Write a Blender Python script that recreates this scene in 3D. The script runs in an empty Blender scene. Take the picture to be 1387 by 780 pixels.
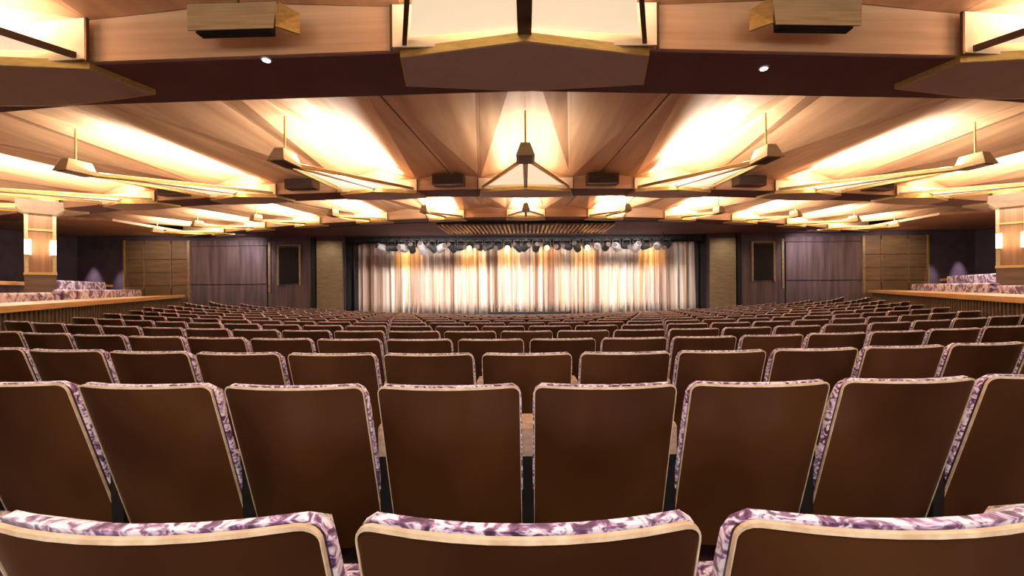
import bpy, math, random
from mathutils import Vector, Matrix
R = math.radians
scene = bpy.context.scene
col = scene.collection
random.seed(7)
EYE = 1.3            # eye height; every "rel" height below is measured from it
F = 560.0            # focal length in pixels of a 1387 px wide frame

# ---------------------------------------------------------------- camera
cam_d = bpy.data.cameras.new('camera'); cam = bpy.data.objects.new('camera', cam_d); col.objects.link(cam)
cam_d.sensor_width = 36.0; cam_d.lens = F / 1387 * 36.0
cam_d.shift_x = -19.5 / 1387; cam_d.clip_start = 0.02; cam_d.clip_end = 100
cam.location = (0, 0, EYE)
cam.matrix_world = Matrix.Translation((0, 0, EYE)) @ Matrix.Rotation(R(90), 4, 'X') @ Matrix.Rotation(R(-0.42), 4, 'Z')
scene.camera = cam
# ---------------------------------------------------------------- view, world
scene.view_settings.view_transform = 'Standard'
try: scene.view_settings.look = 'None'
except Exception: pass
scene.view_settings.gamma = 1.0
scene.view_settings.use_curve_mapping = False
scene.view_settings.exposure = 0.16
w = bpy.data.worlds.new('world'); scene.world = w; w.use_nodes = True
w.node_tree.nodes['Background'].inputs[0].default_value = (0.05, 0.035, 0.03, 1)
w.node_tree.nodes['Background'].inputs[1].default_value = 0.3

def area(name, loc, energy, sx, sy, color, direction, spread=180, parent=None):
    l = bpy.data.lights.new(name, 'AREA'); l.shape = 'RECTANGLE'; l.size = sx; l.size_y = sy
    l.energy = energy; l.color = color; l.spread = R(spread)
    o = bpy.data.objects.new(name, l); col.objects.link(o)
    o.location = loc; o.rotation_euler = Vector(direction).to_track_quat('-Z', 'Y').to_euler()
    if parent: o.parent = parent; o.matrix_parent_inverse = parent.matrix_world.inverted()
    return o
def spot(name, loc, target, energy, angle, color, blend=0.6, rad=0.05):
    l = bpy.data.lights.new(name, 'SPOT'); l.energy = energy; l.color = color
    l.spot_size = R(angle); l.spot_blend = blend; l.shadow_soft_size = rad
    o = bpy.data.objects.new(name, l); col.objects.link(o); o.location = loc
    o.rotation_euler = (Vector(target) - Vector(loc)).to_track_quat('-Z', 'Y').to_euler()
    return o
WARM = (1.0, 0.92, 0.79)
E_UP = (165.0, 150.0, 120.0)      # uplight strength of the lamps in rings 1, 2, 3
E_REAR_FILL = 240.0
E_STAGE = 450.0
# added unseen fill lights behind the camera, and stage wash
area('rear_forward_fill', (0, -3.7, EYE + 0.9), 95, 9.0, 1.0, WARM, (0, 1, .28))  # added fill facing forward, brightens the nearest beam's fascia
area('rear_down_fill', (0, -1.6, EYE + 1.85), E_REAR_FILL, 8.0, 1.2, WARM, (0, 0.25, -1))  # added overhead fill for the seat backs that face the camera
for _x in (-3.7, 0, 3.7):
    area('curtain_wash_light', (_x, 15.2, EYE + 2.02), E_STAGE / 3, 3.2, 0.3, (1.0, 0.94, 0.88), (0, 0.78, -0.8), 130)

# ---------------------------------------------------------------- mesh helpers
class MB:
    def __init__(s): s.v = []; s.f = []; s.mi = []; s.m = 0
    def poly(s, pts, faces):
        b = len(s.v); s.v += [tuple(p) for p in pts]
        for f in faces: s.f.append([b + i for i in f]); s.mi.append(s.m)
    def box(s, x0, x1, y0, y1, z0, z1):
        s.prism([(x0, y0), (x1, y0), (x1, y1), (x0, y1)], z0, z1)
    def prism(s, pts, z0, z1):
        n = len(pts)
        a = sum(pts[i][0] * pts[(i + 1) % n][1] - pts[(i + 1) % n][0] * pts[i][1] for i in range(n))
        if a < 0: pts = pts[::-1]
        s.poly([(p[0], p[1], z0) for p in pts] + [(p[0], p[1], z1) for p in pts],
               [list(range(n))[::-1], list(range(n, 2 * n))] + [[i, (i + 1) % n, n + (i + 1) % n, n + i] for i in range(n)])
    def hexa(s, a, b):   # two matching loops joined
        n = len(a)
        s.poly(list(a) + list(b), [list(range(n))[::-1], list(range(n, 2 * n))] + [[i, (i + 1) % n, n + (i + 1) % n, n + i] for i in range(n)])
    def bar(s, p, q, w, h=None, up=(0, 0, 1)):
        h = h or w; p = Vector(p); q = Vector(q); d = (q - p).normalized(); u = Vector(up)
        if abs(d.dot(u)) > .95: u = Vector((0, 1, 0))
        sx = d.cross(u).normalized() * w / 2; sz = sx.cross(d).normalized() * h / 2
        o = [sx * -1 - sz, sx - sz, sx + sz, sx * -1 + sz]
        s.hexa([q + k for k in o][::-1], [p + k for k in o][::-1])
    def cyl(s, p, q, r0, r1=None, n=12):
        r1 = r0 if r1 is None else r1; p = Vector(p); q = Vector(q); d = (q - p).normalized()
        u = Vector((0, 0, 1)) if abs(d.z) < .9 else Vector((1, 0, 0))
        a = d.cross(u).normalized(); b = d.cross(a)
        A = [p + (a * math.cos(t) + b * math.sin(t)) * r0 for t in [2 * math.pi * i / n for i in range(n)]]
        B = [q + (a * math.cos(t) + b * math.sin(t)) * r1 for t in [2 * math.pi * i / n for i in range(n)]]
        s.hexa(A, B)
    def grid(s, pts, closed=False):   # pts: rows of points
        r = len(pts); c = len(pts[0]); b = len(s.v)
        for row in pts: s.v += [tuple(p) for p in row]
        for i in range(r - 1):
            for j in range(c if closed else c - 1):
                s.f.append([b + i * c + j, b + i * c + (j + 1) % c, b + (i + 1) * c + (j + 1) % c, b + (i + 1) * c + j]); s.mi.append(s.m)
    def mesh(s, name, mats, smooth=False):
        me = bpy.data.meshes.new(name); me.from_pydata(s.v, [], s.f)
        for m in (mats if isinstance(mats, (list, tuple)) else [mats]): me.materials.append(m)
        if any(s.mi): me.polygons.foreach_set('material_index', s.mi)
        if smooth: me.polygons.foreach_set('use_smooth', [True] * len(s.f))
        me.update(); me.validate()
        return me
    def build(s, name, mats, parent=None, smooth=False, bevel=0):
        return link(name, s.mesh(name, mats, smooth), parent, bevel)
def link(name, me, parent=None, bevel=0):
    o = bpy.data.objects.new(name, me); col.objects.link(o)
    if parent: o.parent = parent
    if bevel:
        b = o.modifiers.new('bevel', 'BEVEL'); b.width = bevel; b.segments = 2; b.limit_method = 'ANGLE'
    return o
def tag(o, label=None, cat=None, group=None, kind=None):
    if label: o['label'] = label
    if cat: o['category'] = cat
    if group: o['group'] = group
    if kind: o['kind'] = kind
    return o
def empty(name, loc=(0, 0, 0), rz=0):
    o = bpy.data.objects.new(name, None); col.objects.link(o); o.location = loc; o.rotation_euler = (0, 0, rz)
    o.empty_display_size = 0.1
    return o
def copy_tree(o, parent=None):
    c = o.copy(); col.objects.link(c); c.parent = parent
    for ch in list(o.children): copy_tree(ch, c)
    return c

# ---------------------------------------------------------------- materials
def srgb(r, g, b):
    f = lambda c: (c / 255 / 12.92) if c / 255 <= .04045 else ((c / 255 + .055) / 1.055) ** 2.4
    return (f(r), f(g), f(b), 1)
def base(name, c, rough=.5, metal=0, spec=.5):
    m = bpy.data.materials.new(name); m.use_nodes = True
    b = m.node_tree.nodes['Principled BSDF']
    b.inputs['Base Color'].default_value = c; b.inputs['Roughness'].default_value = rough; b.inputs['Metallic'].default_value = metal
    b.inputs['Specular IOR Level'].default_value = spec
    return m, m.node_tree, b
def noisy(name, c1, c2, scale=(8, 8, 8), rough=.5, metal=0, detail=3, lo=.35, hi=.65, bump=0, spec=.5, dist=0, rand=False):
    m, t, b = base(name, c1, rough, metal, spec)
    N = t.nodes; L = t.links
    tc = N.new('ShaderNodeTexCoord'); mp = N.new('ShaderNodeMapping'); mp.inputs['Scale'].default_value = scale
    no = N.new('ShaderNodeTexNoise'); no.inputs['Scale'].default_value = 1; no.inputs['Detail'].default_value = detail; no.inputs['Distortion'].default_value = dist
    cr = N.new('ShaderNodeValToRGB'); cr.color_ramp.elements[0].position = lo; cr.color_ramp.elements[1].position = hi
    cr.color_ramp.elements[0].color = c1; cr.color_ramp.elements[1].color = c2
    L.new(tc.outputs['Object'], mp.inputs[0])
    if rand:
        oi = N.new('ShaderNodeObjectInfo'); mu = N.new('ShaderNodeMath'); mu.operation = 'MULTIPLY'; mu.inputs[1].default_value = 60
        L.new(oi.outputs['Random'], mu.inputs[0]); L.new(mu.outputs[0], mp.inputs['Location'])
    L.new(mp.outputs[0], no.inputs['Vector']); L.new(no.outputs[0], cr.inputs[0]); L.new(cr.outputs[0], b.inputs['Base Color'])
    if bump:
        bp = N.new('ShaderNodeBump'); bp.inputs['Strength'].default_value = bump; bp.inputs['Distance'].default_value = .01
        L.new(no.outputs[0], bp.inputs['Height']); L.new(bp.outputs[0], b.inputs['Normal'])
    return m
def emit(name, c, s):
    m, t, b = base(name, c, .5); b.inputs['Emission Color'].default_value = c; b.inputs['Emission Strength'].default_value = s
    return m
M = {}
M['seat_wood'] = noisy('seat wood', srgb(56, 30, 11), srgb(80, 48, 24), (2.2, 2.2, 1.4), .32, detail=2, spec=.4, rand=True)
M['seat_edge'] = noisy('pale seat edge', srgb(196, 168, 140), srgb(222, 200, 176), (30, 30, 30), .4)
M['shaft_wood'] = noisy('column veneer', srgb(142, 98, 64), srgb(160, 116, 80), (9, 9, .6), .4, detail=4)
def velvet(sc=(26, 26, 30)):
    m, t, b = base('crushed velvet', srgb(150, 110, 150), .55)
    N = t.nodes; L = t.links
    tc = N.new('ShaderNodeTexCoord'); oi = N.new('ShaderNodeObjectInfo')
    mu = N.new('ShaderNodeMath'); mu.operation = 'MULTIPLY'; mu.inputs[1].default_value = 60; L.new(oi.outputs['Random'], mu.inputs[0])
    mp = N.new('ShaderNodeMapping'); mp.inputs['Scale'].default_value = sc
    L.new(tc.outputs['Object'], mp.inputs[0]); L.new(mu.outputs[0], mp.inputs['Location'])
    no = N.new('ShaderNodeTexNoise'); no.inputs['Scale'].default_value = 1; no.inputs['Detail'].default_value = 5; no.inputs['Distortion'].default_value = 2.2
    L.new(mp.outputs[0], no.inputs['Vector'])
    cr = N.new('ShaderNodeValToRGB'); e = cr.color_ramp.elements
    e[0].position = .34; e[0].color = srgb(60, 34, 66); e[1].position = .58; e[1].color = srgb(250, 240, 255)
    for p, c in ((.43, srgb(118, 78, 130)), (.475, srgb(164, 128, 178)), (.52, srgb(224, 204, 238))):
        k = e.new(p); k.color = c
    L.new(no.outputs[0], cr.inputs[0]); L.new(cr.outputs[0], b.inputs['Base Color'])
    b.inputs['Sheen Weight'].default_value = .4; b.inputs['Sheen Roughness'].default_value = .4
    bp = N.new('ShaderNodeBump'); bp.inputs['Strength'].default_value = .3; bp.inputs['Distance'].default_value = .006
    L.new(no.outputs[0], bp.inputs['Height']); L.new(bp.outputs[0], b.inputs['Normal'])
    return m
M['velvet'] = velvet()
M['velvet_large'] = velvet((2.2, 2.2, 3))
M['black_metal'] = noisy('black metal', srgb(16, 14, 14), srgb(26, 22, 22), (9, 9, 9), .5)
M['arm_pad'] = noisy('pale arm pad', srgb(184, 160, 140), srgb(214, 192, 176), (40, 40, 40), .6)
M['ceil_wood'] = noisy('ceiling veneer', srgb(172, 130, 96), srgb(206, 166, 128), (5.0, .35, 5.0), .55, detail=5, lo=.3, hi=.7)
M['fascia_wood'] = noisy('fascia veneer', srgb(196, 156, 120), srgb(218, 180, 144), (.5, 3, 14), .5, detail=5, lo=.3, hi=.7)
M['soffit'] = noisy('dark plum soffit', srgb(96, 60, 60), srgb(104, 66, 66), (3, 3, 3), .7)
M['tray'] = noisy('taupe tray', srgb(172, 150, 138), srgb(180, 158, 146), (3, 3, 3), .6)
M['brass'] = noisy('brushed brass', srgb(196, 160, 92), srgb(214, 180, 112), (2, 40, 40), .38, metal=.7)
M['bronze'] = noisy('antique bronze', srgb(176, 152, 116), srgb(196, 172, 132), (3, 60, 60), .42, metal=.15)
M['dark_bronze'] = noisy('dark bronze', srgb(84, 58, 42), srgb(100, 72, 52), (6, 6, 6), .4, metal=.4)
M['cream'] = noisy('cream lacquer', srgb(236, 220, 192), srgb(244, 230, 204), (3, 3, 3), .5)
M['diffuser'] = emit('lit cream diffuser', srgb(255, 232, 196), .72)
M['lamp'] = emit('lamp tube', srgb(255, 240, 215), 9)
M['amber_lamp'] = emit('amber lamp lens', srgb(255, 190, 90), 14)
M['white_lamp'] = emit('white lamp lens', srgb(255, 240, 230), 12)
M['black'] = noisy('matt black', srgb(14, 12, 13), srgb(24, 20, 22), (9, 9, 9), .7)
M['silver'] = noisy('grey lamp housing', srgb(150, 142, 144), srgb(186, 178, 178), (9, 9, 9), .4, metal=.3)
M['speaker_cloth'] = noisy('speaker cloth', srgb(60, 46, 44), srgb(76, 60, 56), (60, 60, 60), .9)
M['carpet'] = noisy('plum carpet', srgb(58, 36, 40), srgb(84, 56, 58), (14, 14, 14), .95)
M['wall_plum'] = noisy('plum fabric wall', srgb(72, 56, 62), srgb(104, 86, 88), (6, 1, .5), .7, detail=4)
M['wall_brown'] = noisy('brown veneer wall', srgb(104, 78, 56), srgb(126, 98, 70), (1, 1, 9), .5, detail=5)
M['wall_dark'] = noisy('dark aubergine wall', srgb(78, 60, 72), srgb(88, 70, 80), (3, 3, 3), .8)
M['olive'] = noisy('olive linen panel', srgb(122, 104, 76), srgb(140, 120, 90), (3, 3, 14), .7, detail=4)
M['pale_frame'] = noisy('pale metal frame', srgb(140, 116, 90), srgb(160, 136, 108), (9, 9, 9), .4, metal=.4)
M['ledge'] = noisy('honey oak ledge', srgb(222, 170, 106), srgb(238, 192, 130), (2, 2, 20), .35, detail=5)
M['stage_floor'] = noisy('black stage floor', srgb(30, 24, 24), srgb(40, 32, 32), (3, 3, 3), .5)
M['slat'] = noisy('lit oak slat', srgb(170, 120, 74), srgb(194, 142, 94), (10, 1, 10), .5)
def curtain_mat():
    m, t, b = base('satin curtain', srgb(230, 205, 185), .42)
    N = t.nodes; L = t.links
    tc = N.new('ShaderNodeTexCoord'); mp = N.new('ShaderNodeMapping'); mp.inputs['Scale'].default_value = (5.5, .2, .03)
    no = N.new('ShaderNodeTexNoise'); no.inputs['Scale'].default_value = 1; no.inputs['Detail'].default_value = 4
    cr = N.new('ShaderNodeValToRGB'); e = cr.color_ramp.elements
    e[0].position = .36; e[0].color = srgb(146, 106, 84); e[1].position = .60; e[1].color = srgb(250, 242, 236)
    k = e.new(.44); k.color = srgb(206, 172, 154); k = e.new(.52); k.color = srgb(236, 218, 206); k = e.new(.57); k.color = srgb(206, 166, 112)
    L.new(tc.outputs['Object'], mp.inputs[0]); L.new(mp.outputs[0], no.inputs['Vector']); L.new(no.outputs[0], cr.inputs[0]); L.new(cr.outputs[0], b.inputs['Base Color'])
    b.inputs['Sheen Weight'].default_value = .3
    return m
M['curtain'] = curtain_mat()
M['dark_curtain'] = noisy('black velour', srgb(40, 34, 38), srgb(62, 54, 58), (9, 2, .3), .9)

# ================================================================ STRUCTURE
def H(x, y):
    """height of the seat-back tops below the eye at plan position (x, y)"""
    u = 26 - math.hypot(x, 26 - y)
    return .32 + .022 * max(u, 0.6) + .0014 * max(u, 0) ** 2 - .0019 * x * x
SEAT_H = 0.95
def floor_z(x, y): return EYE - H(x, y) - SEAT_H
XS = [-19 + .5 * i for i in range(77)]; YS = [-4 + .4 * i for i in range(52)]
fl = MB(); fl.grid([[(x, y, floor_z(max(-12.5, min(12.5, x)), y)) for x in XS] for y in YS])
fl.poly([(-19, -4, -2.2), (19, -4, -2.2), (19, 20, -2.2), (-19, 20, -2.2)], [[3, 2, 1, 0]])
tag(fl.build('floor', M['carpet'], smooth=True), kind='structure')

WY = 17.4                       # plane of the stage wall
ZT = EYE + 2.5
mb = MB(); mb.box(-19.1, 19.1, -4.2, -4.0, -2.2, EYE + 2.9); tag(mb.build('wall_back', M['wall_brown']), kind='structure')
for s, nm in ((-1, 'wall_left'), (1, 'wall_right')):
    mb = MB(); a, b = sorted((s * 19, s * 19.2)); mb.box(a, b, -4.2, 22, -2.2, EYE + 2.9)
    tag(mb.build(nm, M['wall_dark']), kind='structure')
# slab above all suspended panels
ceil = tag(empty('ceiling', (0, 0, 0)), kind='structure')
mb = MB(); mb.box(-19.1, 19.1, -4.2, 22, EYE + 2.78, EYE + 2.9); mb.build('slab', M['black'], ceil)

C2 = (0.0, 51.0); C3 = (0.0, 37.2)
def pol(C, r, a): return (C[0] + r * math.sin(a), C[1] - r * math.cos(a))
def ray_hit(C, a, Cc, rr):
    # largest r with |C + r*(sin, -cos) - Cc| = rr
    dx, dy = math.sin(a), -math.cos(a); ex, ey = C[0] - Cc[0], C[1] - Cc[1]
    b = ex * dx + ey * dy; c = ex * ex + ey * ey - rr * rr
    return -b + math.sqrt(b * b - c)

def sheet(pts, th=.02):          # thin folded panel, visible face below
    return [Vector(p) for p in pts], [Vector(p) + Vector((0, 0, th)) for p in pts]
rings = [  # name, centre, box R, alpha, n range, soffit z, ceiling z, near radius fn, box half width, head R, head z, rod top
    dict(C=C2, R=47.52, al=R(5.87), n=1, zs=2.00, zc=2.42, near=lambda a: 54.2, w=lambda n: 1.05, Rh=50.6, zh=1.93, depth=.72),
    dict(C=C2, R=42.12, al=R(4.38), n=4, zs=2.12, zc=2.42, near=lambda a: 46.85, w=lambda n: .97 if n == 0 else .85, Rh=45.2, zh=1.90, depth=.62),
    dict(C=C3, R=24.1, al=R(6.1), n=5, zs=2.25, zc=2.55, near=lambda a: ray_hit(C3, a, C2, 41.46), w=lambda n: .58, Rh=26.0, zh=2.18, depth=.55),
]
for ri, g in enumerate(rings):
    C = g['C']; al = g['al']
    for n in range(-g['n'], g['n'] + 1):
        a0 = n * al; w_ = g['w'](n); dw = w_ / g['R']
        nr = g['near']
        e_n = .13 * al
        far_o = [-al / 2, -dw, 0, dw, al / 2]; near_o = [-al / 2, -e_n, 0, e_n, al / 2]
        zn = [-.12, .24, .10, .24, -.12]; zf = [.05, -.06, .20, -.06, .05]
        far = []; near = []
        for o_, z in zip(far_o, zf):
            x, y = pol(C, g['R'] + .0, a0 + o_); y = min(y, WY - .02)
            far.append((x, y, EYE + g['zc'] + z * .8))
        for o_, z in zip(near_o, zn):
            x, y = pol(C, nr(a0 + o_), a0 + o_); y = min(y, WY - .3); near.append((x, y, EYE + g['zc'] + z * .8))
        for k in range(4):
            mb = MB(); gap = .010
            q = [Vector(near[k]), Vector(near[k + 1]), Vector(far[k + 1]), Vector(far[k])]
            c_ = sum(q, Vector()) / 4
            q = [p + (c_ - p).normalized() * gap for p in q]
            if k == 0: q[0].x += .012; q[3].x += .012
            if k == 3: q[1].x -= .012; q[2].x -= .012
            lo, hi = sheet(q, .02)
            mb.hexa(lo, hi)
            mb.build('panel', M['ceil_wood'], ceil)
    # beams: one straight run from box to box, soffit plus fascia
    for n in range(-g['n'] - 1, g['n'] + 1):
        aL = n * al; aR = (n + 1) * al
        P = [pol(C, g['R'] + .02, aL), pol(C, g['R'] + .02, aR), pol(C, g['R'] - g['depth'], aR), pol(C, g['R'] - g['depth'], aL)]
        P = [(max(-18.9, min(18.9, p[0])), min(p[1], WY - .02)) for p in P]
        if abs(P[0][0] - P[1][0]) < .1: continue
        mb = MB(); mb.prism(P, EYE + g['zs'] + .0, EYE + g['zc'] + .3); mb.build('beam', M['soffit'], ceil)
        d = Vector((P[1][0] - P[0][0], P[1][1] - P[0][1])).normalized(); nn = Vector((d.y, -d.x)) * .03
        mb = MB(); mb.prism([(P[0][0] + nn.x, P[0][1] + nn.y), (P[1][0] + nn.x, P[1][1] + nn.y), P[1], P[0]], EYE + g['zs'] + .012, EYE + g['zc'] + .2)
        mb.build('fascia', M['fascia_wood'], ceil)
# outer flat ceiling over the terraces
for s in (-1, 1):
    mb = MB()
    x0, x1 = s * 13.6, s * 18.95
    mb.prism([(x0, 13.6), (x1, 11.5), (x1, WY - .05), (x0, WY - .05)], EYE + 2.02 + .28, EYE + 2.38)
    mb.prism([(s * 9.5, 14.2), (s * 18.9, 8.5), (s * 18.9, WY - .05), (s * 9.5, WY - .05)], EYE + 2.72, EYE + 2.76)
    mb.build('terrace_ceiling', M['ceil_wood'], ceil)
# dark header between the last ring and the stage wall
pts = [pol(C3, 23.5, a) for a in [R(-33 + 3 * i) for i in range(23)]]
pts = [(p[0], min(p[1], WY - .04)) for p in pts]
mb = MB(); mb.prism(pts + [(12.9, WY - .02), (-12.9, WY - .02)], EYE + 2.22, EYE + 2.6); mb.build('header', M['soffit'], ceil)
mb = MB()
for i in range(41):
    x = -2.95 + 5.9 * i / 40
    mb.box(x - .035, x + .035, 13.85, 15.9, EYE + 2.10, EYE + 2.2)
tag(mb.build('slat_grille', M['slat'], ceil), kind='stuff', label='row of fine oak ceiling slats over the stage front')
mb = MB(); mb.box(-2.98, 2.98, 15.9, 15.94, EYE + 2.1, EYE + 2.215); mb.box(-2.98, 2.98, 13.8, 13.84, EYE + 2.15, EYE + 2.215)
mb.build('slat_rail', M['black'], ceil)

# stage wall with its panels
wf = tag(empty('wall_front', (0, WY, 0)), kind='structure')
def PX(px, y=WY): return px / F * y
def wbox(nm, m, x0, x1, z0, z1, y0=0, y1=.12, bevel=0):
    mb = MB(); mb.box(min(x0, x1), max(x0, x1), y0, y1, EYE + z0, EYE + z1); return mb.build(nm, m, wf, bevel=bevel)
for s in (-1, 1):
    wbox('backing', M['wall_dark'], s * PX(247), s * 19, -2.6, 2.6, .1, .2)
    wbox('panel', M['olive'], s * PX(249), s * PX(284), -1.4, 2.04, .0, .1)
    wbox('post', M['black'], s * PX(285.5), s * PX(291), -1.4, 2.2, -.06, .1)
    wbox('panel', M['wall_plum'], s * PX(292), s * PX(350), -1.4, 2.04, .03, .1)
    wbox('panel', M['wall_plum'], s * PX(352), s * PX(455), .25, 1.85, .0, .1)
    wbox('panel', M['wall_plum'], s * PX(352), s * PX(455), -1.4, .22, .02, .1)
    wbox('frame_strip', M['pale_frame'], s * PX(455), s * PX(458.5), -1.4, 2.1, -.04, .1)
    wbox('frame_strip', M['wall_plum'], s * PX(350), s * PX(457), 1.87, 2.08, -.02, .1)
    # dark speaker niche with a brass surround
    for a, b, c, d in ((305, 307.5, .18, 1.85), (334.5, 337, .18, 1.85)):
        wbox('frame_strip', M['pale_frame'], s * PX(a), s * PX(b), c, d, -.04, .06)
    wbox('frame_strip', M['pale_frame'], s * PX(305), s * PX(337), 1.85, 1.9, -.04, .06)
    wbox('frame_strip', M['pale_frame'], s * PX(346), s * PX(349), -.1, 2.0, -.03, .06)
    # brown veneer panels behind the terrace
    edges = [(459.5, 480), (482, 516.5), (518.5, 543)]
    for a, b in edges:
        for z0, z1 in ((-1.4, .2), (.22, .75), (.77, 1.3), (1.32, 2.1)):
            wbox('panel', M['wall_brown'], s * PX(a), s * PX(b), z0, z1, .0, .1)
    for a in (480.5, 517):
        wbox('frame_strip', M['pale_frame'], s * PX(a), s * PX(a + 1.2), .1, 1.95, -.03, .08)
    wbox('frame_strip', M['brass'], s * PX(543), s * PX(545), -1.4, 2.12, -.05, .1)
    lv = MB()
    lv.box(min(s * PX(308), s * PX(334)), max(s * PX(308), s * PX(334)), -.05, -.005, 0, 1.5)
    sp = lv.build('loudspeaker', M['black']); sp.location = (0, WY, EYE + .27)
    # louvres across the speaker front
    lm = MB()
    for i in range(14): lm.box(min(s * PX(309), s * PX(333)), max(s * PX(309), s * PX(333)), -.075, -.052, .05 + i * .102, .1 + i * .102)
    lm.build('grille', M['black'], sp)
    tag(sp, 'black louvred loudspeaker in the brass frame %s of the stage curtain' % ('left' if s < 0 else 'right'), 'loudspeaker', 'wall loudspeakers')
wbox('header', M['black'], -PX(247), PX(247), 2.2, 2.6, 0, .2)
# backstage box, stage platform
tag(MB().build('trim_9', M['black']) if False else (lambda m: (m.box(-19, 19, 21.8, 22, -2.2, EYE + 2.8), m.build('wall_stage', M['black']))[1])(MB()), kind='structure')
mb = MB(); mb.box(-7.9, 7.9, 16.3, 21.7, -1.6, EYE - 1.16)
mb.m = 1; mb.box(-7.9, 7.9, 16.26, 16.3, -1.6, EYE - 1.15)
tag(mb.build('stage_platform', [M['stage_floor'], M['black']]), 'low black stage platform in front of the pleated curtain', 'stage')

# ---------------------------------------------------------------- terraces
TD = Vector((.525, .851)); TN = Vector((.851, -.525))
def TP(s, t, off): return (s * (7.3 + TD.x * t + TN.x * off), 5.8 + TD.y * t + TN.y * off)
def quad(s, t0, t1, o0, o1): return [TP(s, t0, o0), TP(s, t1, o0), TP(s, t1, o1), TP(s, t0, o1)]
for s, side in ((-1, 'left'), (1, 'right')):
    wt = tag(empty('wall_terrace_' + side), kind='structure')
    mb = MB(); mb.prism(quad(s, -3.2, 13.2, .06, .22), -2.0, EYE - .29); mb.build('parapet', M['wall_plum'], wt)
    mb = MB()
    for i in range(110):
        t = -3 + 16.1 * i / 109
        mb.prism(quad(s, t, t + .07, .0, .06), -1.6, EYE - .295)
    tag(mb.build('slat_front', M['pale_frame'], wt), kind='stuff')
    mb = MB(); mb.prism(quad(s, -3.3, 13.45, -.10, .80), EYE - .29, EYE - .19); mb.build('ledge', M['ledge'], wt, bevel=.01)
    mb = MB(); mb.prism(quad(s, -3.2, 13.2, .22, 7.5), -2.0, EYE - 1.1); mb.build('terrace_floor', M['carpet'], wt)
    mb = MB(); mb.prism(quad(s, -3.2, 13.9, 2.3, 2.45), EYE - 1.1, EYE + .16); mb.build('parapet', M['wall_plum'], wt)
    mb = MB(); mb.prism(quad(s, -3.2, 14.0, 2.22, 2.75), EYE + .16, EYE + .25); mb.build('ledge', M['ledge'], wt, bevel=.01)
    mb = MB(); mb.prism(quad(s, -3.2, 11.6, 2.75, 7), EYE - 1.1, EYE - .7); mb.build('terrace_floor', M['carpet'], wt)

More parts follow.
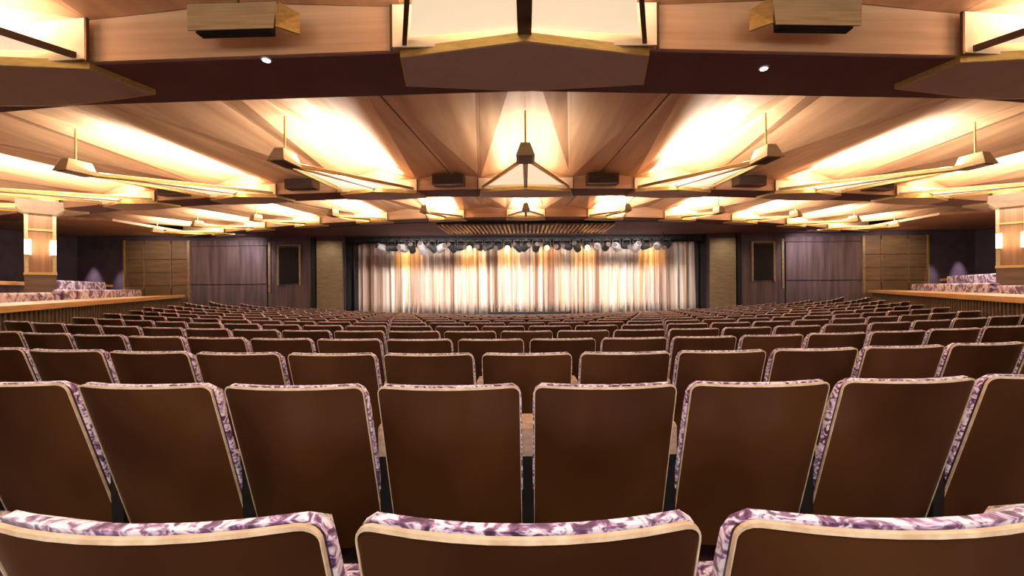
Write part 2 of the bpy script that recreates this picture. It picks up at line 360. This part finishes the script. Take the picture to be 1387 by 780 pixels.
# ================================================================ SEATS
SW, SP = .256, .5625     # half width of a back, spacing
def column_xs():
    a = [0, .001, .004, .009, .017, .028]
    L_ = [-SW + q for q in a]; mid = [-SW + .04 + (2 * SW - .08) * i / 8 for i in range(1, 8)]
    return L_ + mid + [-q for q in L_[::-1]]
XC = column_xs()
def top_z(x, hw=SW, top=SEAT_H, r=.028):
    e = hw - abs(x)
    return top if e >= r else top - r + math.sqrt(max(0, r * r - (r - e) ** 2))
TAN = math.tan(R(17))
def surf(x, z, off=0):          # back surface: reclined and bowed toward the rear
    return Vector((x, -(z - .35) * TAN - .045 * (1 - (x / SW) ** 2) + off, z))
def seat_meshes():
    out = {}
    ZR = 7
    rows = lambda off: [[surf(x, .26 + (top_z(x) - .26) * j / (ZR - 1), off) for x in XC] for j in range(ZR)]
    def shell(mb, off0, off1):
        A = rows(off0); B = rows(off1); n = len(XC)
        mb.grid(A)
        mb.grid([list(reversed(r)) for r in B])
        loopA = [A[j][0] for j in range(ZR)] + A[-1][1:] + [A[j][-1] for j in range(ZR - 2, -1, -1)]
        loopB = [B[j][0] for j in range(ZR)] + B[-1][1:] + [B[j][-1] for j in range(ZR - 2, -1, -1)]
        loopA = loopA + A[0][-2:0:-1]; loopB = loopB + B[0][-2:0:-1]
        mb.grid([loopA, loopB], closed=True)
    mb = MB(); shell(mb, 0, .014); out['back_panel'] = mb.mesh('back_panel', M['seat_wood'], True)
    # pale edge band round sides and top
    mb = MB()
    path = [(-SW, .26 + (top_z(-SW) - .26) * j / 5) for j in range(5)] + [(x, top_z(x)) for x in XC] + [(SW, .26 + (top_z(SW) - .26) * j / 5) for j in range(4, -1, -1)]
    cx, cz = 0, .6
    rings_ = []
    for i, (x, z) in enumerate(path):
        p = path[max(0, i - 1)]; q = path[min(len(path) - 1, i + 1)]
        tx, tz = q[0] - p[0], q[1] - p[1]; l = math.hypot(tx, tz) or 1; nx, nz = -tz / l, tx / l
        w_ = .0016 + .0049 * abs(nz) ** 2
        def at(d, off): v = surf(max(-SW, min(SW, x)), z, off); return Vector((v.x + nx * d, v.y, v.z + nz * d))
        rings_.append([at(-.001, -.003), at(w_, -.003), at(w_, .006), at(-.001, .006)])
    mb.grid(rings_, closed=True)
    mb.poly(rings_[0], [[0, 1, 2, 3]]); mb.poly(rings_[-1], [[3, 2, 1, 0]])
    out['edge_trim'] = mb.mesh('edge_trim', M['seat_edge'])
    # back cushion
    mb = MB(); NU, NV = 12, 10
    loops = []
    def cp(x, z, off): return surf(x, z, off)
    fr = []; bk = []
    for j in range(NV + 1):
        v = j / NV; row = []; rb = []
        for i in range(NU + 1):
            u = -1 + 2 * i / NU
            uu = math.copysign(abs(u) ** .7, u); vv = 1 - (1 - v) ** 1.0
            z = .34 + (SEAT_H + .010 - .34) * (math.sin(vv * math.pi / 2) * .35 + vv * .65)
            hw = .262
            x = uu * hw
            e = max(0, abs(uu) - .86) / .14; f = max(0, vv - .86) / .14
            k = math.hypot(e, f)
            if k > 1 and e > 0 and f > 0:
                x = math.copysign(hw * (.86 + .14 * e / k), u)
                zt = .86 + .14 * f / k; z = .34 + (SEAT_H + .010 - .34) * (math.sin(zt * math.pi / 2) * .35 + zt * .65); k = 1
            prof = math.sqrt(max(0, 1 - min(1, k) ** 2))
            puff = .012 * math.sin(i * 1.7 + j * .9)
            row.append(cp(max(-.30, min(.30, x)), z, .034 + .048 * prof + puff * prof)); rb.append(cp(x, z, .0145))
        fr.append(row); bk.append(rb)
    mb.grid([list(reversed(r)) for r in fr]); mb.grid(bk)
    def loop(g): return g[0][:] + [r[-1] for r in g[1:]] + g[-1][-2::-1] + [r[0] for r in g[-2:0:-1]]
    mb.grid([loop(fr), loop(bk)], closed=True)
    out['cushion'] = mb.mesh('cushion', M['velvet'], True)
    # seat cushion
    mb = MB()
    lay = [(.36, .02), (.37, 0), (.44, 0), (.465, .012), (.475, .05)]
    pr = []
    for z, ins in lay:
        pr.append([(-.24 + ins, .02 + ins, z), (.24 - ins, .02 + ins, z), (.25 - ins, .42 - ins, z), (.2, .47 - ins, z), (-.2, .47 - ins, z), (-.25 + ins, .42 - ins, z)])
    mb.grid(pr, closed=True); mb.poly(pr[0], [[5, 4, 3, 2, 1, 0]]); mb.poly(pr[-1], [[0, 1, 2, 3, 4, 5]])
    out['seat_cushion'] = mb.mesh('seat_cushion', M['velvet'], False)
    # side standard on the left of the seat and its arm pad
    mb = MB(); X = -SP / 2
    prof = [(-.02, -.03), (.32, -.03), (.30, .05), (.22, .10), (.22, .58), (.10, .643), (-.04, .643), (-.02, .30)]
    A = [(X - .024, y, z) for y, z in prof]; B = [(X + .024, y, z) for y, z in prof]
    mb.hexa(A, B); out['standard'] = mb.mesh('standard', M['black_metal'])
    mb = MB()
    prof = [(-.045, .645), (.10, .645), (.36, .56), (.385, .58), (.37, .62), (.11, .765), (-.03, .765), (-.048, .755)]
    A = [(X - .024, y, z) for y, z in prof]; B = [(X + .024, y, z) for y, z in prof]
    mb.hexa(A, B); mb.poly([], [])
    out['armrest'] = mb.mesh('armrest', M['arm_pad'])
    return out
SM = seat_meshes()
ORD = ['nearest', 'second', 'third', 'fourth', 'fifth', 'sixth', 'seventh', 'eighth', 'ninth', 'tenth', 'eleventh', 'twelfth', 'thirteenth', 'fourteenth', 'fifteenth', 'sixteenth', 'seventeenth', 'eighteenth', 'nineteenth', 'twentieth']
def make_seat():
    r = empty('theatre_seat')
    for k in ('back_panel', 'edge_trim', 'cushion', 'seat_cushion', 'standard', 'armrest'): link(k, SM[k], r)
    return r
spots = []
RY = 26.0
for k in range(17):
    rad = RY - (.58 + .875 * k)          # plan radius of the row's top rear edge
    off = 0 if k % 2 == 0 else .5
    for i in range(-30, 31):
        q = i + off
        x = rad * math.sin(q * SP / rad); y = RY - rad * math.cos(q * SP / rad)
        if y < .1 or y > 15.6: continue
        lim = 7.0 + (y - 5.8) * .617 - .1
        if y < 5.8: lim = 7.0 + (y - 5.8) * .617
        if k > 3 and abs(x) > lim - .35: continue
        if abs(x) > 1.24 * y + .62 and k < 9: continue
        spots.append((y, x, k, q, -math.asin(max(-1, min(1, x / rad)))))
spots.sort(key=lambda t: t[0])
# exact place of the seat origin: the top of the back sits (SEAT_H-.35)*tan behind it, plus the bow
BK = (SEAT_H - .35) * TAN + .03
proto = None
stuff = MB()
def rowz(x, y, k): return floor_z(x, y) - (.016 if k == 0 else 0)
NIND = 300
for idx, (y, x, k, q, a) in enumerate(spots):
    ox, oy = x - math.sin(-a) * BK * 0, y + BK
    z = rowz(x, y, k)
    if idx < NIND:
        if proto is None: o = proto = make_seat()
        else: o = copy_tree(proto)
        o.location = (ox, oy, z); o.rotation_euler = (0, 0, a * -1 if False else a * -1)
        half = k % 2 == 1
        n = int(abs(q) + .5) if half else int(abs(q))
        sd = 'left' if q < 0 else 'right'
        rowname = 'nearest row' if k == 0 else '%s row from the camera' % ORD[k]
        if n == 0: lab = 'brown wooden-backed theatre seat in the %s, on the centre line' % rowname
        else:
            sn = {1: 'first', **{j: ORD[j - 1] for j in range(2, 21)}}.get(n, str(n) + 'th')
            lab = 'brown wooden-backed theatre seat, %s, %s %s of the centre line' % (rowname, sn, sd)
        tag(o, lab, 'theatre seat', 'theatre seats in the stalls')
    else:
        mt = Matrix.Translation((ox, oy, z)) @ Matrix.Rotation(-a, 4, 'Z')
        for mi, nm in enumerate(('back_panel', 'edge_trim', 'cushion', 'standard', 'armrest')):
            me = SM[nm]; stuff.m = mi
            stuff.poly([mt @ v.co for v in me.vertices], [list(p.vertices) for p in me.polygons])
if stuff.v:
    tag(stuff.build('theatre_seats', [M['seat_wood'], M['seat_edge'], M['velvet'], M['black_metal'], M['arm_pad']]),
        'distant rows of brown theatre seats just in front of the stage', 'theatre seats', kind='stuff')
print('seats', len(spots), 'stuff from y', spots[min(NIND, len(spots) - 1)][0])

# ================================================================ CEILING LIGHTS
SIDE = {1: 'first', 2: 'second', 3: 'third', 4: 'fourth', 5: 'fifth'}
RN = ['nearest ceiling beam', 'middle ceiling beam', 'farthest ceiling beam']
for ri, g in enumerate(rings):
    C = g['C']
    for n in range(-g['n'], g['n'] + 1):
        a = n * g['al']; w_ = g['w'](n)
        x, y = pol(C, g['R'], a)
        if y > WY - .75: continue
        L_ = g['Rh'] - g['R']                      # head sits this far toward the room
        root = empty('ceiling_light', (x, y, EYE + g['zs']), a)
        bpy.context.view_layer.update() if False else None
        k = (1.0, 1.0, .62)[ri]
        # local: -y toward the audience, z up from soffit
        hexp = [(-w_, -.0), (0, -.22 * k), (w_, -.0), (w_ * 1.09, .50 * k), (0, .62 * k), (-w_ * 1.09, .50 * k)]
        inner = [(p[0] * .985, p[1] * .96 + .005) for p in hexp]
        mb = MB(); mb.prism(inner, -.055, -.005); mb.build('tray', M['tray'], root)
        mb = MB()
        for i in range(6):
            p, q_ = hexp[i], hexp[(i + 1) % 6]; pi, qi = inner[i], inner[(i + 1) % 6]
            mb.prism([p, q_, qi, pi], -.052, .022)
        mb.build('lip', M['brass'], root)
        hh = g['zc'] - g['zs'] - .07
        mb = MB(); mb.box(-w_ * 1.04, w_ * 1.04, -.065, -.05, .0, hh); mb.build('back_plate', M['cream'], root)
        for s in (-1, 1):
            mb = MB(); mb.box(min(s * w_ * 1.04, s * (w_ * 1.04 + .02)), max(s * w_ * 1.04, s * (w_ * 1.04 + .02)), -.070, -.046, -.02, hh)
            mb.build('edge_strip', M['dark_bronze'], root)
        zh = g['zh'] - g['zs']
        # lamp head: a tapered bronze block hung on a rod
        hl, hw2 = .21 * (1 if ri < 2 else .8), .13 * (1 if ri < 2 else .85)
        zb, zt_ = zh - .10, zh + .10
        lo = [(-hw2, -L_ - hl, zb), (hw2, -L_ - hl, zb), (hw2, -L_ + hl, zb), (-hw2, -L_ + hl, zb)]
        hi = [(-hw2 * .5, -L_ - hl * .62, zt_), (hw2 * .5, -L_ - hl * .62, zt_), (hw2 * .5, -L_ + hl * .8, zt_), (-hw2 * .5, -L_ + hl * .8, zt_)]
        mb = MB(); mb.hexa(lo, hi); hd = mb.build('head', M['bronze'], root, bevel=.006)
        mb = MB(); mb.box(-hw2 * .7, hw2 * .7, -L_ - hl * .8, -L_ + hl * .8, zb - .01, zb - .001); mb.build('base_plate', M['dark_bronze'], hd)
        mb = MB(); mb.cyl((0, -L_, zt_), (0, -L_, g['zc'] - g['zs'] + .07), .012, n=8); mb.build('rod', M['brass'], root)
        # two side bars, the spine and two lit diffusers
        bz = zh - .06
        for s in (-1, 1):
            mb = MB(); mb.bar((s * hw2 * .6, -L_ + hl, bz), (s * w_ * .95, -.05, .035), .035, .05); mb.build('side_bar', M['dark_bronze'] if ri == 0 else M['brass'], root)
        mb = MB(); mb.bar((0, -L_ + hl, bz), (0, -.16 * k, .03), .11 if ri == 0 else .075, .05); mb.build('spine', M['dark_bronze'], root)
        for s in (-1, 1):
            mb = MB()
            q = [(s * .05, -L_ + hl + .05, bz + .03), (s * hw2 * .55, -L_ + hl + .05, bz + .03), (s * w_ * .9, -.08, .07), (s * .05, -.18 * k, .07)]
            if s < 0: q = q[::-1]
            mb.hexa([Vector(p) for p in q], [Vector(p) + Vector((0, 0, .012)) for p in q]); mb.build('diffuser', M['diffuser'], root)
        th_ = math.atan2(.03 - bz, L_); mid = Vector((0, -L_ * .52, (bz + .03) / 2 + .115)); M4 = Matrix.Translation((x, y, EYE + g['zs'])) @ Matrix.Rotation(a, 4, 'Z')
        l = bpy.data.lights.new('uplight', 'AREA'); l.shape = 'RECTANGLE'; l.size = w_ * 1.0; l.size_y = L_ * .9; l.energy = E_UP[ri] * ((.3 if ri == 1 else .5) if (ri and n == 0) else 1.0); l.color = WARM
        lo_ = bpy.data.objects.new('uplight', l); col.objects.link(lo_); lo_.parent = root; lo_.location = mid; lo_.rotation_euler = (R(180) + th_, 0, 0)
        if ri and n: lo_.location.x -= math.copysign(.32 if ri == 1 else .15, n); lo_.rotation_euler = (R(180) + th_, R(math.copysign(24, n)), 0)
        if n == 0: lab = 'brass-edged ceiling light with two lit diffusers, centre of the %s' % RN[ri]
        else: lab = 'brass-edged ceiling light on the %s, %s %s of centre' % (RN[ri], SIDE[abs(n)], 'left' if n < 0 else 'right')
        tag(root, lab, 'ceiling light', 'ceiling lights on the %s' % RN[ri])
# bronze boxes hung on the nearest beam
for s, side in ((-1, 'left'), (1, 'right')):
    y = 3.36; x = s * 2.31
    r = empty('projector_housing', (x, y, EYE + 2.05), s * R(2))
    mb = MB()
    mb.hexa([(-.345, -.115, .0), (.345, -.115, .0), (.36, -.10, .215), (-.36, -.10, .215)], [(-.345, -.10, .0), (.345, -.10, .0), (.36, -.085, .215), (-.36, -.085, .215)])
    mb.build('front_plate', M['bronze'], r, bevel=.003)
    mb = MB(); mb.box(-.30, .30, -.085, -.01, -.005, .19); mb.build('body', M['black'], r)
    e = -s
    mb = MB(); mb.hexa([(e * .36, -.11, .01), (e * .50, -.02, -.005), (e * .50, -.02, .16), (e * .37, -.09, .215)], [(e * .372, -.12, .01), (e * .512, -.035, -.005), (e * .512, -.035, .16), (e * .382, -.10, .215)])
    mb.build('side_wing', M['brass'], r)
    tag(r, 'bronze housing with a black underside hung on the nearest beam, %s of centre' % side, 'light housing', 'housings on the nearest beam')
# recessed downlights in the dark beam
for x, y, side in ((-350 / F * 3.58, 3.58, 'left'), (322 / F * 3.80, 3.78, 'right')):
    mb = MB(); mb.cyl((0, 0, -.012), (0, 0, .0), .045, n=20); o = mb.build('downlight', M['silver'])
    o.location = (x, y, EYE + 2.0 - .001)
    mb = MB(); mb.cyl((0, 0, -.016), (0, 0, -.0125), .03, n=20); mb.build('lens', M['white_lamp'], o)
    tag(o, 'small round lit downlight in the dark nearest beam, %s of centre' % side, 'downlight', 'downlights in the nearest beam')
# dark speakers along the middle beam
for n in (-3, -2, -1, 0, 1, 2):
    a = (n + .5) * rings[1]['al']; x, y = pol(C2, 42.12 + .22, a)
    mb = MB(); mb.box(-.33, .33, -.1, .14, 0, .21); o = mb.build('beam_loudspeaker', M['dark_bronze'], bevel=.008)
    o.location = (x, y, EYE + 2.17); o.rotation_euler = (0, 0, a)
    mb = MB(); mb.box(-.30, .30, -.115, -.101, .025, .185); mb.build('grille', M['speaker_cloth'], o)
    m_ = abs(n + .5)
    tag(o, 'dark rectangular loudspeaker on the middle beam, %s %s of centre' % ({.5: 'first', 1.5: 'second', 2.5: 'third'}[m_], 'left' if n < 0 else 'right'), 'loudspeaker', 'loudspeakers on the middle beam')

# ================================================================ STAGE
def curtain(name, m, x0, x1, y, z0, z1, amp, per, seed, label, group=None):
    rnd = random.Random(seed); mb = MB(); n = int((x1 - x0) / .03); ph = 0; xs = []; A = []
    pos = 0; ph_l = []
    p = 0.0
    for i in range(n + 1):
        x = x0 + (x1 - x0) * i / n
        p += (x1 - x0) / n * 2 * math.pi / (per * (1 + .35 * math.sin(x * 1.9 + seed) + .2 * math.sin(x * 5.3)))
        xs.append(x); A.append(p)
    rows = []
    for z, k in ((z1, .55), (z1 - .3, .8), (z1 - 1.2, 1), (z0 + .6, 1.1), (z0, 1.2)):
        rows.append([(x + .02 * math.sin(2 * a + z), y - amp * k * (math.sin(a) + .35 * math.sin(2.3 * a + 1 + .2 * z)), z) for x, a in zip(xs, A)])
    mb.grid(rows[::-1])
    o = mb.build(name, m, smooth=True); s_ = o.modifiers.new('solid', 'SOLIDIFY'); s_.thickness = .012
    return tag(o, label, 'curtain', group)
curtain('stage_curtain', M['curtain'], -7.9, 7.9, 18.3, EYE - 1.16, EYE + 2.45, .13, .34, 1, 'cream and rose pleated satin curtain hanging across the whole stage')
for s, side in ((-1, 'left'), (1, 'right')):
    a, b = sorted((s * 7.3, s * 7.85))
    curtain('side_curtain', M['dark_curtain'], a, b, 17.95, EYE - 1.16, EYE + 2.45, .07, .28, 5 + s, 'narrow dark curtain at the %s end of the stage curtain' % side, 'dark side curtains')
mb = MB(); n_ = 300
mb.grid([[(-7.6 + 15.2 * i / n_, 17.65 + .03 * math.sin(i * .8), EYE + z) for i in range(n_ + 1)] for z in (1.93, 2.58)])
o = mb.build('border_curtain', M['black'], smooth=True); s_ = o.modifiers.new('solid', 'SOLIDIFY'); s_.thickness = .01
tag(o, 'short black border curtain hanging behind the stage lamps', 'curtain')
# lighting pipe and lamps
mb = MB(); mb.cyl((-6.9, 16.6, 0), (6.9, 16.6, 0), .03, n=8)
for x in (-5.5, -2.75, 0, 2.75, 5.5): mb.cyl((x, 16.6, .02), (x, 16.6, .24), .015, n=6)
o = mb.build('lighting_pipe', M['black']); o.location = (0, 0, EYE + 1.98)
tag(o, 'long black pipe carrying the stage lamps under the header', 'lighting pipe')
def lamp(x, tilt, pan, kind):
    r = empty('stage_lamp', (x, 16.6, EYE + 1.98))
    big = 1.25 if kind == 'silver' else 1.0
    mb = MB(); mb.box(-.11, -.095, -.02, .02, -.24, -.05); mb.box(.095, .11, -.02, .02, -.24, -.05); mb.box(-.11, .11, -.02, .02, -.06, -.035)
    mb.cyl((0, 0, -.04), (0, 0, 0), .04, n=8); mb.build('yoke', M['black'], r)
    T = Matrix.Translation((0, 0, -.22)) @ Matrix.Rotation(pan, 4, 'Z') @ Matrix.Rotation(tilt, 4, 'X')
    mb = MB(); P = lambda y: T @ Vector((0, y, 0))
    mb.cyl(P(-.14 * big), P(.02), .06 * big, .09 * big, 10); mb.cyl(P(.02), P(.15 * big), .09 * big, .095 * big, 10)
    bd = mb.build('body', M['silver'] if kind == 'silver' else M['black'], r)
    mb = MB(); mb.cyl(P(-.155 * big), P(-.142 * big), .065, .065, 10)
    mb.build('lens', {'amber': M['amber_lamp'], 'white': M['white_lamp']}.get(kind, M['speaker_cloth']), bd)
    r.scale = (1.45, 1.3, 1.5)
    return r
ambers = [-76, -25, 28, 82]
pxs = [-195, -182, -168, -155, -141, -128, -114, -101, -88, -64, -51, -38, -12, 0, 14, 42, 55, 68, 96, 109, 122, 136, 150, 163, 177, 190]
items = [(p, 'amber') for p in ambers] + [(p, 'silver' if (abs(p) > 95 and i % 2 == 0) else 'dark') for i, p in enumerate(pxs)]
items.sort()
for i, (p, kd) in enumerate(items):
    x = p / F * 16.6
    r = lamp(x, R(random.uniform(-35, 25)) if kd != 'amber' else R(15), R(random.uniform(-50, 50)) if kd != 'amber' else 0, kd)
    m_ = sum(1 for q_ in items if (q_[0] < 0) == (p < 0) and abs(q_[0]) < abs(p)) + 1
    nm_ = ORD[m_ - 1] if m_ > 1 else 'first'
    what = {'amber': 'glowing amber', 'silver': 'grey-cased', 'dark': 'unlit black'}[kd]
    tag(r, '%s stage lamp on the pipe above the curtain, %s lamp %s of centre' % (what, nm_, 'left' if p < 0 else 'right'), 'stage lamp', 'stage lamps on the pipe')
for px in (-165, -76, -25, 28, 82, 177):
    x = px / F * 17.4; spot('amber_stage_spot', (x, 17.0, EYE + 2.05), (x, 18.25, EYE + 1.35), 110, 58, (1.0, .55, .12), .8)
# low black box at the stage edge
mb = MB(); mb.box(-1.5, 1.7, -.15, .15, 0, .2); mb.box(-1.45, 1.65, -.17, -.15, .03, .17)
o = mb.build('stage_monitor', M['black'], bevel=.01); o.location = (0, 16.6, EYE - 1.16)
tag(o, 'long low black box on the stage edge in front of the curtain', 'stage monitor')

# ================================================================ TERRACE FURNITURE
def bench(s, t0, t1, off, zb, h, label):
    mb = MB()
    n = max(2, int((t1 - t0) / .8)); r = empty('banquette')
    x0, y0 = TP(s, t0, off); r.location = (x0, y0, EYE + zb - .42)
    def LP(t, o_): p = TP(s, t, o_); return (p[0] - x0, p[1] - y0)
    for i in range(n):
        a = t0 + (t1 - t0) * i / n; b = t0 + (t1 - t0) * (i + 1) / n - .02
        mb = MB(); mb.prism([LP(a, off), LP(b, off), LP(b, off + .18), LP(a, off + .18)], .38, .42 + h); mb.build('back_cushion', M['velvet_large'], r, bevel=.04)
    mb = MB(); mb.prism([LP(t0, off + .18), LP(t1, off + .18), LP(t1, off + .5), LP(t0, off + .5)], .36, .5); mb.build('seat_cushion', M['velvet_large'], r, bevel=.03)
    mb = MB(); mb.prism([LP(t0, off + .02), LP(t1, off + .02), LP(t1, off + .48), LP(t0, off + .48)], 0, .36); mb.build('plinth', M['wall_brown'], r)
    tag(r, label, 'bench', 'velvet terrace benches')
for s, side in ((-1, 'left'), (1, 'right')):
    bench(s, -1.5, 4.9, 1.0, -.68, .66, 'purple velvet bench on the %s terrace, in front of the column' % side)
    bench(s, 5.2, 12.2, 1.0, -.68, .72, 'long purple velvet bench on the %s terrace, between column and stage wall' % side)
    bench(s, 7.2, 11.0, 1.68, -.68, .98, 'high-backed purple velvet bench behind the long bench on the %s terrace' % side)
    # column
    cx, cy = s * 12.33, 10.5
    ca = -s * R(49.6); r = empty('column', (cx, cy, EYE - 1.1), ca); r.scale = (.64, .64, 1)
    mb = MB(); mb.box(-.41, .41, -.41, .41, 0, 1.52); mb.build('base', M['wall_brown'], r, bevel=.01)
    mb = MB(); mb.box(-.43, .43, -.43, .43, 1.52, 1.58); mb.box(-.36, .36, -.36, .36, 2.62, 2.66); mb.build('band', M['brass'], r)
    mb = MB(); mb.box(-.30, .30, -.30, .30, 1.58, 3.3); mb.build('shaft', M['shaft_wood'], r)
    for ex in (-1, 1):
        for ey in (-1, 1):
            mb = MB(); mb.box(ex * .36 - .05, ex * .36 + .05, ey * .36 - .05, ey * .36 + .05, 1.58, 3.05); mb.build('corner_strip', M['bronze'], r)
    mb = MB(); mb.hexa([(-.42, -.42, 3.05), (.42, -.42, 3.05), (.42, .42, 3.05), (-.42, .42, 3.05)], [(-.62, -.62, 3.17), (.62, -.62, 3.17), (.62, .62, 3.17), (-.62, .62, 3.17)])
    mb.box(-.62, .62, -.62, .62, 3.17, 3.36); mb.build('capital', M['cream'], r)
    tag(r, 'square wooden column with brass corner strips on the %s terrace' % side, 'column', 'terrace columns')
    for ex in (-1, 1):
        u_ = Vector((ex * .205, -.34)); u_ = Vector((u_.x * math.cos(ca) - u_.y * math.sin(ca), u_.x * math.sin(ca) + u_.y * math.cos(ca)))
        o = empty('wall_sconce', (cx + u_.x, cy + u_.y, EYE + .92), ca)
        mb = MB(); mb.cyl((0, 0, 0), (0, 0, .36), .055, n=14); mb.build('glass_tube', M['lamp'], o, smooth=False)
        mb = MB(); mb.cyl((0, 0, -.03), (0, 0, 0), .062, n=14); mb.cyl((0, 0, .36), (0, 0, .39), .062, n=14); mb.box(-.02, .02, .0, .1, -.03, .0); mb.build('bracket', M['brass'], o)
        tag(o, 'glowing tube sconce on the %s terrace column, %s of the pair' % (side, 'left' if ex < 0 else 'right'), 'sconce', 'column sconces')
        l = bpy.data.lights.new('sconce_light', 'POINT'); l.energy = 3.5; l.color = WARM; l.shadow_soft_size = .08
        lo_ = bpy.data.objects.new('sconce_light', l); col.objects.link(lo_); lo_.location = (cx + u_.x * 1.35, cy + u_.y * 1.35, EYE + 1.12)
    # wall washers on the dark walls
    spot('wall_wash_spot', (s * 18.3, 17.1, EYE + 1.75), (s * 18.3, 17.28, EYE + .0), 320, 44, (.95, .8, 1.0), .8)
    spot('wall_wash_spot', (s * 17.15, 17.1, EYE + 1.75), (s * 17.15, 17.28, EYE + .0), 280, 36, (.95, .8, 1.0), .8)
    spot('stage_wall_spot', (s * 11.2, 16.0, EYE + 2.1), (s * 12.0, 17.4, EYE + 1.0), 190, 110, (.95, .84, .84), .9)
    spot('stage_wall_spot', (s * 15.2, 15.6, EYE + 2.1), (s * 15.3, 17.4, EYE + .9), 90, 110, (1.0, .8, .6), .9)
    spot('stage_wall_spot', (s * 8.3, 16.4, EYE + 2.1), (s * 8.3, 17.4, EYE + .9), 50, 100, (1.0, .85, .65), .9)
    area('terrace_light', (s * 13.0, 10.5, EYE + 1.9), 150, 3, 3, WARM, (0, 0, -1))
